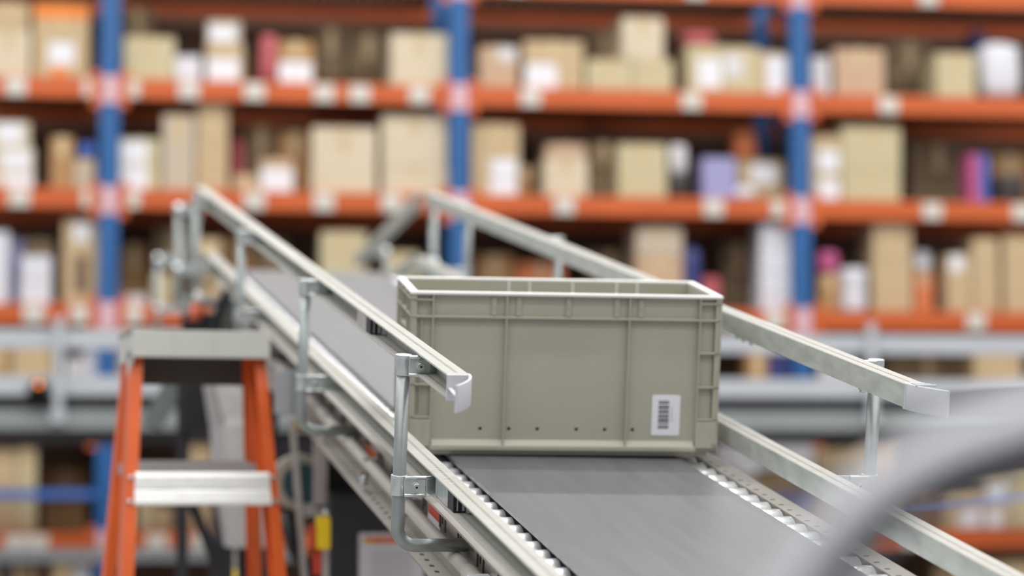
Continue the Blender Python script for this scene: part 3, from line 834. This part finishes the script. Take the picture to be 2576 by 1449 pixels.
stackbox(1842, 1944, 1192, 1291, 'tan', 'small tan carton in the pallet stack below the white one')
stackbox(1946, 2050, 1236, 1291, 'lav', 'low lavender carton in the middle of the pallet stack')
stackbox(1946, 2050, 1182, 1235, 'tan', 'flat tan carton resting on the lavender one')
stackbox(1840, 2048, 1090, 1181, 'white', 'wide white carton on top of the pallet stack')
stackbox(2056, 2184, 1240, 1419, 'rosy', 'rosy upright carton in the pallet stack behind the guide post')
stackbox(2056, 2180, 1128, 1239, 'tan', 'tan carton topping the pallet stack behind the guide post')
rb = [on_y(x, y, YR-.03) for x, y in ((2150, 1268), (2330, 1266), (2460, 1258), (2620, 1244), (2860, 1228))]
m = MB(); m.tube([q-Vector(rack.location) for q in rb], .012, 8); m.build('barrier_rope', mat('rope_blue', (118, 150, 224), .5), rack, label='thin pale blue barrier rope')  # blue barrier rope, hung on the rack without posts of its own
# ------------------------------------------------------------------ step ladder
pt = at(493, 868, 6.02)
lad = empty('step_ladder', (pt.x, pt.y, 0), math.radians(17)-YAW)
tag(lad, 'orange fibreglass step ladder with grey top cap and aluminium steps', 'ladder')
HT = pt.z+.028
HC = HT-.066                                            # underside of the cap
def rail_x(z): return .161 + (HC-z)*.062
fy = lambda z: -.045 - (HC-z)*.20                       # front rails lean towards the viewer
by = lambda z: .06 + (HC-z)*.17
def ladder_rail(s, yf, w, d):
    m = MB(); zs = (HC+.03, 0)
    t = .004; fl = .028
    prof = [(0, 0), (-s*fl, 0), (-s*fl, t), (-s*t, t), (-s*t, d-t), (-s*fl, d-t), (-s*fl, d), (0, d)]
    a = [m.bm.verts.new((s*rail_x(zs[0])+p, yf(zs[0])+q, zs[0])) for p, q in prof]
    b = [m.bm.verts.new((s*rail_x(zs[1])+p, yf(zs[1])+q, zs[1])) for p, q in prof]
    for i in range(8): m.face([a[i], a[(i+1) % 8], b[(i+1) % 8], b[i]])
    m.face(a); m.face(b[::-1])
    return m
for s in (-1, 1):
    r_ = ladder_rail(s, fy, .036, .075).build('front_rail', M_LADDER, lad)
    m = MB(); x = s*rail_x(0); m.box(*sorted((x+s*.003, x-s*.04)), fy(0)-.004, fy(0)+.08, 0, .05); m.build('foot_pad', M_BLACK, r_)
    r_ = ladder_rail(s, by, .03, .05).build('rear_rail', M_LADDER, lad)
    m = MB(); x = s*rail_x(0); m.box(*sorted((x+s*.003, x-s*.04)), by(0)-.004, by(0)+.055, 0, .05); m.build('foot_pad', M_BLACK, r_)
k = 0; zstep = pt.z + (868-1189)/FPX*6.0
while zstep > .2:
    w = rail_x(zstep)-.020; y0 = fy(zstep)
    m = MB(); h = .077
    fr = [(-.007, 0), (-.010, .010), (-.008, .036), (-.0045, .040), (-.009, .045), (-.0105, .07), (-.007, h), (-.001, h)]
    prof = [(fy(zstep-q)+p, zstep-q) for p, q in fr] + [(y0-.001, zstep-.004), (y0+.075, zstep-.004), (y0+.075, zstep-.02), (y0+.078, zstep-.02), (y0+.078, zstep)]
    a = [m.bm.verts.new((-w-(zstep-q)*.062, p, q)) for p, q in prof]; b = [m.bm.verts.new((w+(zstep-q)*.062, p, q)) for p, q in prof]
    for i in range(len(prof)): m.face([a[i], a[(i+1) % len(prof)], b[(i+1) % len(prof)], b[i]])
    m.face(a[::-1]); m.face(b)
    st = m.build('step', M_ALU, lad)
    for s in (-1, 1):
        for zz in (zstep-.012, zstep-.068):
            m = MB(); yr_ = fy(zz); m.lathe([(.003, yr_-.009), (.006, yr_-.004), (.006, yr_)], (s*(w+.010+(zstep-zz)*.062), 0, zz), 'y', 12); m.build('rivet', M_ZINC, st)
    yb_ = by(zstep)
    m = MB(); m.box(-rail_x(zstep)+.01, rail_x(zstep)-.01, yb_-.004, yb_+.02, zstep-.005, zstep+.030); m.build('rear_brace', mat('brace_grey', (176, 174, 176), .45, .2), lad)
    zstep -= .305; k += 1
m = MB(); w = .164
m.box(-w, w, -.075, .15, HT-.012, HT)                    # top tray
m.box(-w, w, -.078, -.070, HC+.004, HT+.002)             # front apron
ap = MB(); ap.box(-w+.008, w-.008, .136, .146, HC-.052, HT-.014); ap.build('rear_apron', mat('apron_shade', (74, 70, 66), .7), lad, label='rear apron darkened for its shade')  # dark grey puts the shade under the cap into the colour
for s in (-1, 1):
    m.box(*sorted((s*(w-.006), s*w)), -.075, .148, HC-.004, HT)
    m.hexa([(s*w, -.077, HC+.004), (s*(w-.006), -.077, HC+.004), (s*(w-.006), -.01, HC-.05), (s*w, -.01, HC-.05),
            (s*w, -.077, HC+.02), (s*(w-.006), -.077, HC+.02), (s*(w-.006), .02, HC+.02), (s*w, .02, HC+.02)])
m.box(-.064, -.060, -.0795, -.077, HC+.004, HT+.002)
m.box(.030, .034, -.0795, -.077, HC+.004, HT+.002)
for s in (-1, 1): m.box(*sorted((s*w, s*(w-.05))), -.078, .15, HT, HT+.004)
m.build('top_cap', mat('ladder_cap_grey', (188, 188, 182), .6), lad, bevel=.003, label='grey plastic top cap')
for s in (-1, 1):
    zz = .95; m = MB(); m.bar((s*(rail_x(zz)-.02), fy(zz)+.06, zz), (s*(rail_x(zz)-.02), by(zz), zz), .004, .025, (0, 0, 1)); m.build('spreader_bar', M_ALU, lad)

# ------------------------------------------------------------------ drive station, supports and cabinet under the incline
def px_box(m, x0, x1, y0, y1, z, dpt):
    c = [at(x, y, z) for x, y in ((x0, y1), (x1, y1), (x1, y0), (x0, y0))]
    d = Vector((0, dpt, 0)); p = [(q.x, q.y, q.z) for q in c]
    f = [Vector((c[0].x, c[0].y, c[0].z)), Vector((c[1].x, c[0].y, c[0].z)), Vector((c[1].x, c[0].y, c[2].z)), Vector((c[0].x, c[0].y, c[2].z))]
    m.hexa([f[0], f[1], f[1]+d, f[0]+d, f[3], f[2], f[2]+d, f[3]+d]); return m
# black support stand
sd = empty('support_stand', (at(470, 1200, 7.3).x, at(470, 1200, 7.3).y, 0)); tag(sd, 'black steel support stand with crossing braces behind the step ladder', 'stand')
so = Vector(sd.location)
def P(x, y, z=7.3):
    q = at(x, y, z); return Vector((q.x, so.y, q.z))-so
for xx in (462, 562):
    m = MB(); q = P(xx, 935); m.box(q.x-.017, q.x+.017, -.017, .017, -.0, q.z); m.build('leg', M_DARK, sd)
m = MB(); m.bar(P(470, 1230)+Vector((0, .03, 0)), P(575, 1500)+Vector((0, .03, 0)), .03, .01, (0, 0, 1)); m.build('brace', M_DARK, sd)
m = MB(); m.bar(P(540, 1250)+Vector((0, -.03, 0)), P(600, 1480)+Vector((0, -.03, 0)), .03, .01, (0, 0, 1)); m.build('brace', M_DARK, sd)
m = MB(); q0, q1 = P(455, 1090), P(552, 925); m.box(q0.x, q1.x, -.09, .12, q0.z, q1.z); m.build('gearbox_cover', M_BLACK, sd, bevel=.008)
m = MB(); m.bar(P(378, 1075), P(462, 925), .06, .02, (0, 0, 1)); m.build('bracket_arm', mat('dull_green_grey', (112, 120, 116), .5, .3), sd)
# sheet metal chute
ch = empty('sheet_metal_chute', tuple(at(590, 1200, 6.75)[:2])+(0,)); tag(ch, 'folded light grey sheet-metal guard hanging behind the ladder opening', 'guard'); co = Vector(ch.location)
def Q(x, y, dy=0, z=6.75):
    q = at(x, y, z); return Vector((q.x-co.x, dy, q.z))
m = MB(); t = Vector((0, .004, 0))
L_ = [Q(527, 934), Q(562, 1070), Q(574, 1200), Q(580, 1378)]; R_ = [Q(664, 955), Q(668, 1070, -.02), Q(672, 1200, -.02), Q(676, 1378, -.02)]
for i in range(3): m.hexa([L_[i+1], R_[i+1], R_[i+1]+t, L_[i+1]+t, L_[i], R_[i], R_[i]+t, L_[i]+t])
m.build('front_sheet', M_LGREY, ch)
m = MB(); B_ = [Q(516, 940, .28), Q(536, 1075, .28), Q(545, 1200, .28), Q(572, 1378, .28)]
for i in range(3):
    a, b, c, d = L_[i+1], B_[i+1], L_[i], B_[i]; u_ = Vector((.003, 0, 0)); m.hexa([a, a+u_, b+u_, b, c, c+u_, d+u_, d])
m.build('side_sheet', mat('shaded_sheet', (168, 164, 164), .5), ch)  # same sheet in a darker grey, its shade put into the colour
m = MB(); q = Q(620, 1400, .1); m.box(q.x-.02, q.x+.02, .1, .14, 0, Q(620, 1300).z); m.build('stay_leg', M_DARK, ch)
# yellow and white bottle-like marker by the ladder foot
q = at(610, 1449, 6.9); m = MB(); m.use(M_YEL); m.lathe([(.025, 0), (.025, q.z-.02+.04)], (0, 0, 0), 'z', 14); m.use(M_LGREY); m.lathe([(.025, q.z+.02), (.025, q.z+.07), (.012, q.z+.1)], (0, 0, 0), 'z', 14)
tag(m.build('marker_post', None, None, loc=(q.x, q.y, 0)), 'yellow post with pale grey tip between the ladder rails', 'post')
# drive unit hung on the left of the incline
dr = empty('drive_unit', (at(735, 1250, 6.5).x, at(735, 1250, 6.5).y, 0)); tag(dr, 'conveyor drive with round beige pulley guard and teal motor', 'motor'); do = Vector(dr.location)
def S(x, y, dy=0, z=6.5):
    q = at(x, y, z); return Vector((q.x-do.x, dy, q.z))
c = S(752, 1212)
m = MB(); m.lathe([(.068, -.02), (.073, -.012), (.073, .03)], (c.x, 0, c.z), 'y', 36); m.build('pulley_guard', mat('beige_guard', (176, 172, 158), .5), dr)
m = MB(); m.lathe([(.052, -.028), (.052, -.02)], (c.x+.008, 0, c.z-.004), 'y', 32); m.build('motor_face', M_TEAL, dr)
m = MB(); m.lathe([(.05, .03), (.05, .25)], (c.x, 0, c.z), 'y', 24)
for i in range(12):
    a = i*math.pi/6; m.box(c.x+math.cos(a)*.053-.003, c.x+math.cos(a)*.053+.003, .04, .24, c.z+math.sin(a)*.053-.003, c.z+math.sin(a)*.053+.003)
m.build('motor_body', M_TEAL, dr)
m = MB(); q0, q1 = S(692, 1040, 0, 5.9), S(752, 930, 0, 5.9); yb_ = at(720, 980, 5.9).y-do.y; m.box(q0.x, q1.x, yb_, yb_+.06, q0.z, q1.z); m.box(q1.x-.02, q1.x-.017, yb_-.01, yb_, q0.z, q1.z); m.build('control_box', M_GREY, dr, bevel=.004)
m = MB(); q0, q1 = S(786, 1282, -.05), S(822, 1104, -.05); m.box(q0.x, q1.x, -.05, -.02, q0.z, q1.z); q2 = S(823, 1268, -.05); q3 = S(766, 1300, -.05); m.box(q3.x, q2.x, -.05, .02, q3.z, q2.z); m.build('mount_plate', M_LGREY, dr, bevel=.003)
m = MB(); a, b = S(732, 1060, -.06), S(765, 1500, -.06); m.bar(a, b, .016, .006, (1, 0, 0)); m.build('strap', M_LGREY, dr)
m = MB(); a = S(752, 1000, -.05); m.box(a.x-.012, a.x+.012, -.06, -.04, S(0, 1084).z, S(0, 1046).z); m.build('yellow_tag', M_YEL, dr)
m = MB(); m.tube([S(715, 1290), S(740, 1380), S(790, 1460), S(800, 1560)], .02, 10); m.build('black_cable', M_BLACK, dr)
m = MB(); q = S(690, 1320, .05); m.box(q.x-.02, q.x+.02, .05, .09, 0, q.z+.1); m.build('stand_leg', M_DARK, dr)
# pull-cord emergency switch
e0 = at(812, 1342, 6.0); es = empty('emergency_switch', (e0.x, e0.y, e0.z)); tag(es, 'yellow and red emergency pull switch box beside the black cabinet', 'switch')
m = MB(); m.box(-.017, .017, -.02, .02, -.038, .04); m.build('housing', M_YEL, es, bevel=.004)
m = MB(); m.box(-.028, -.0175, -.016, .016, -.036, .022); m.build('side_cover', M_RED, es, bevel=.003, label='red side cover')
m = MB(); m.box(-.024, -.004, -.012, .012, -.1, -.05); m.lathe([(.01, -.05), (.01, -.038)], (-.01, 0, 0), 'z', 10); m.build('lower_button', M_RED, es, bevel=.003)
m = MB(); m.lathe([(.007, .040), (.007, .058)], (.006, 0, 0), 'z', 12); m.build('cord_eye', M_ZINC, es)
m = MB(); m.box(.0, .016, .021, .03, -e0.z, .035); m.build('mounting_post', M_LGREY, es)
# black cabinet with sign
k0, k1 = at(828, 1449, 6.35), at(1075, 1238, 6.35)
cb = empty('control_cabinet', (k0.x, k0.y, 0)); tag(cb, 'black control cabinet under the inclined conveyor', 'cabinet')
m = MB(); m.box(0, .245, 0, .3, .0, k1.z); m.build('body', mat('cabinet_black', (40, 42, 46), .55), cb, bevel=.006)
m = MB(); m.box(-.012, .20, .42, .44, 0, at(830, 1120, 6.8).z); m.box(-.012, .0, .0, .44, 0, .3); m.build('void_sheet', M_BLACK, cb)  # added black sheet standing in for the dark void above the cabinet
m = MB(); m.box(.004, .241, -.006, 0, .05, k1.z-.012); m.build('door', mat('cabinet_door', (44, 46, 50), .5), cb, bevel=.003)
s0, s1 = at(918, 1344, 6.2), at(1010, 1500, 6.2)
m = MB(); sx0 = s0.x; m.use(M_LABEL); sw = .165
m.box(0, sw, 0, .004, s1.z-s0.z, 0)
sg = m.build('notice_sign', None, None, loc=(s0.x, k0.y-.012, s0.z)); tag(sg, 'white notice sheet with orange header fixed to the black cabinet', 'sign')
m = MB(); m.use(mat('sign_orange', (222, 110, 36), .5)); m.box(.012, sw-.01, -.0012, -.0002, -.026, -.010); m.use(M_YEL); m.box(.012, .03, -.0016, -.0012, -.026, -.018); m.build('header', None, sg, label='orange header strip')
m = MB()
z = -.045
while z > s1.z-s0.z+.01: m.box(.03, sw-.03, -.0012, -.0002, z-.004, z); z -= .012
m.build('printed_lines', mat('faint_print', (190, 190, 196), .7), sg)
# cables and photo-eye clutter under the crest
cl = empty('cable_bundle', tuple(at(590, 780, 7.6))); tag(cl, 'looped black and grey cables hanging under the conveyor crest', 'cable'); c0 = Vector(cl.location)
def K(x, y, dz=0):
    q = at(x, y, 7.6+dz)-c0; return q
for i, (pts, r, mm) in enumerate(((((540, 850), (556, 770), (590, 722), (620, 760), (640, 850)), .014, M_BLACK), (((548, 860), (575, 790), (600, 770), (618, 800), (622, 860)), .02, mat('cable_grey', (120, 122, 118), .5)),
                                (((585, 860), (600, 800), (628, 790), (646, 850)), .016, mat('cable_dull', (150, 146, 138), .5)))):
    P_ = [K(x, y, .02*i) for x, y in pts]
    sm = []
    for a in range(len(P_)-1):
        for t in (0, .25, .5, .75): 
            p0_, p1_, p2_, p3_ = P_[max(a-1, 0)], P_[a], P_[a+1], P_[min(a+2, len(P_)-1)]
            sm.append(.5*((2*p1_)+(p2_-p0_)*t+(2*p0_-5*p1_+4*p2_-p3_)*t*t+(3*p1_-p0_-3*p2_+p3_)*t**3))
    sm.append(P_[-1])
    m = MB(); m.tube(sm, r, 10); m.build('cable', mm, cl)
e1 = at(508, 745, 7.7); bd = empty('photo_eye', tuple(e1)); tag(bd, 'tan sensor arm with pale ring and orange-red tip under the crest', 'sensor')
def E_(x, y): return at(x, y, 7.7)-e1
m = MB(); m.bar(E_(535, 690), E_(508, 745), .034, .03, (1, 0, 0)); m.build('arm', CN['tan'], bd)
m = MB(); m.tube([E_(512, 738), E_(500, 762)], .024, 14); m.build('ring', M_LGREY, bd)
m = MB(); m.tube([E_(500, 762), E_(486, 806)], .018, 14); m.build('tip', mat('tip_orange', (226, 112, 78), .5), bd)
m = MB(); m.box(-.06, .05, .03, .1, -.14, -.05); m.build('dark_base', M_BLACK, bd, bevel=.005)
# ------------------------------------------------------------------ foreground curved tube and side rail on the right
ZT = 1.32
pts = [(1955, 1600), (2052, 1449), (2122, 1345), (2195, 1270), (2290, 1202), (2400, 1145), (2500, 1110), (2620, 1072), (2760, 1050)]
P_ = [at(x, y, ZT) for i, (x, y) in enumerate(pts)]
sm = []
for a in range(len(P_)-1):
    for t in (0, .25, .5, .75):
        p0_, p1_, p2_, p3_ = P_[max(a-1, 0)], P_[a], P_[a+1], P_[min(a+2, len(P_)-1)]
        sm.append(.5*((2*p1_)+(p2_-p0_)*t+(2*p0_-5*p1_+4*p2_-p3_)*t*t+(3*p1_-p0_-3*p2_+p3_)*t**3))
ft0 = sm[8].copy()
fg = empty('curved_guide_rail', tuple(ft0)); tag(fg, 'grey curved guide rail with bright upper flange, out of focus in the near right corner', 'rail')
# swept with the view side of the rail as 'up': web slopes down and away from the ridge, flange slopes up and back
vd = -(ray(2300, 1250).normalized())
def strip(name, prof, mm):
    m = MB(); m.sweep([q-ft0 for q in sm], prof, vd); m.build(name, mm, fg)
strip('web', [(-.003, .0), (.020, -.010), (.020, -.013), (-.003, -.004)], M_WEB_SHADE)  # web's shaded side put into its darker grey
strip('flange', [(-.003, .0), (-.003, -.004), (-.016, -.026), (-.0185, -.024)], mat('fg_flange_lit', (176, 178, 184), .5))  # flange's lit upper side put into its paler grey
a, b = at(2330, 1018, 7.0), at(2800, 1012, 4.6)
sr = empty('side_guard_rail', tuple(a)); tag(sr, 'grey channel guard rail entering from the right edge behind the curved tube', 'rail')
m = MB(); m.sweep([Vector((0, 0, 0)), (b-a)*.5, b-a], [(.02, .035), (-.03, .035), (-.03, .030), (.015, .030), (.015, -.030), (-.03, -.030), (-.03, -.035), (.02, -.035)], (0, 0, 1))
m.build('channel', mat('guard_grey', (150, 153, 160), .45, .3), sr)
for t in (.92,):
    q = (b-a)*t; m = MB(); m.box(q.x-.015, q.x+.015, q.y+.03, q.y+.06, -a.z, q.z+.02); m.build('support_post', M_GREY, sr)
# ------------------------------------------------------------------ light
def area(name, loc, sx, sy, e, rot=(0, 0, 0), col=(1, .98, .95)):
    l = bpy.data.lights.new(name, 'AREA'); l.shape = 'RECTANGLE'; l.size = sx; l.size_y = sy; l.energy = e; l.color = col
    o = bpy.data.objects.new(name, l); COL.objects.link(o); o.location = loc; o.rotation_euler = rot
    return o
for y, e in ((-4.4, 400), (-.9, 400), (2.6, 400), (6.1, 460), (9.6, 620), (16.6, 250), (20.1, 300)):  # rows beyond the rack are added, unseen, to brighten the far wall
    area('lamp_row_light', (2.0, y, 8.0), 18, .3, e)
w = bpy.data.worlds.new('hall'); scn.world = w; w.use_nodes = True
w.node_tree.nodes['Background'].inputs[0].default_value = (.93, .95, 1.0, 1)
w.node_tree.nodes['Background'].inputs[1].default_value = .46
# ------------------------------------------------------------------ camera
cd = bpy.data.cameras.new('camera'); cam = bpy.data.objects.new('camera', cd); COL.objects.link(cam)
cd.sensor_width = 36; cd.sensor_fit = 'HORIZONTAL'; cd.lens = FPX*36/2576
cd.clip_start = .05; cd.clip_end = 200
cam.matrix_world = Matrix(((rt.x, upv.x, -fw.x, O.x), (rt.y, upv.y, -fw.y, O.y), (rt.z, upv.z, -fw.z, O.z), (0, 0, 0, 1)))
cd.dof.use_dof = True; cd.dof.focus_distance = 4.3; cd.dof.aperture_fstop = 1.85
scn.camera = cam
vs = scn.view_settings; vs.view_transform = 'Standard'; vs.look = 'None'; vs.gamma = 1; vs.use_curve_mapping = False
vs.exposure = 0.14
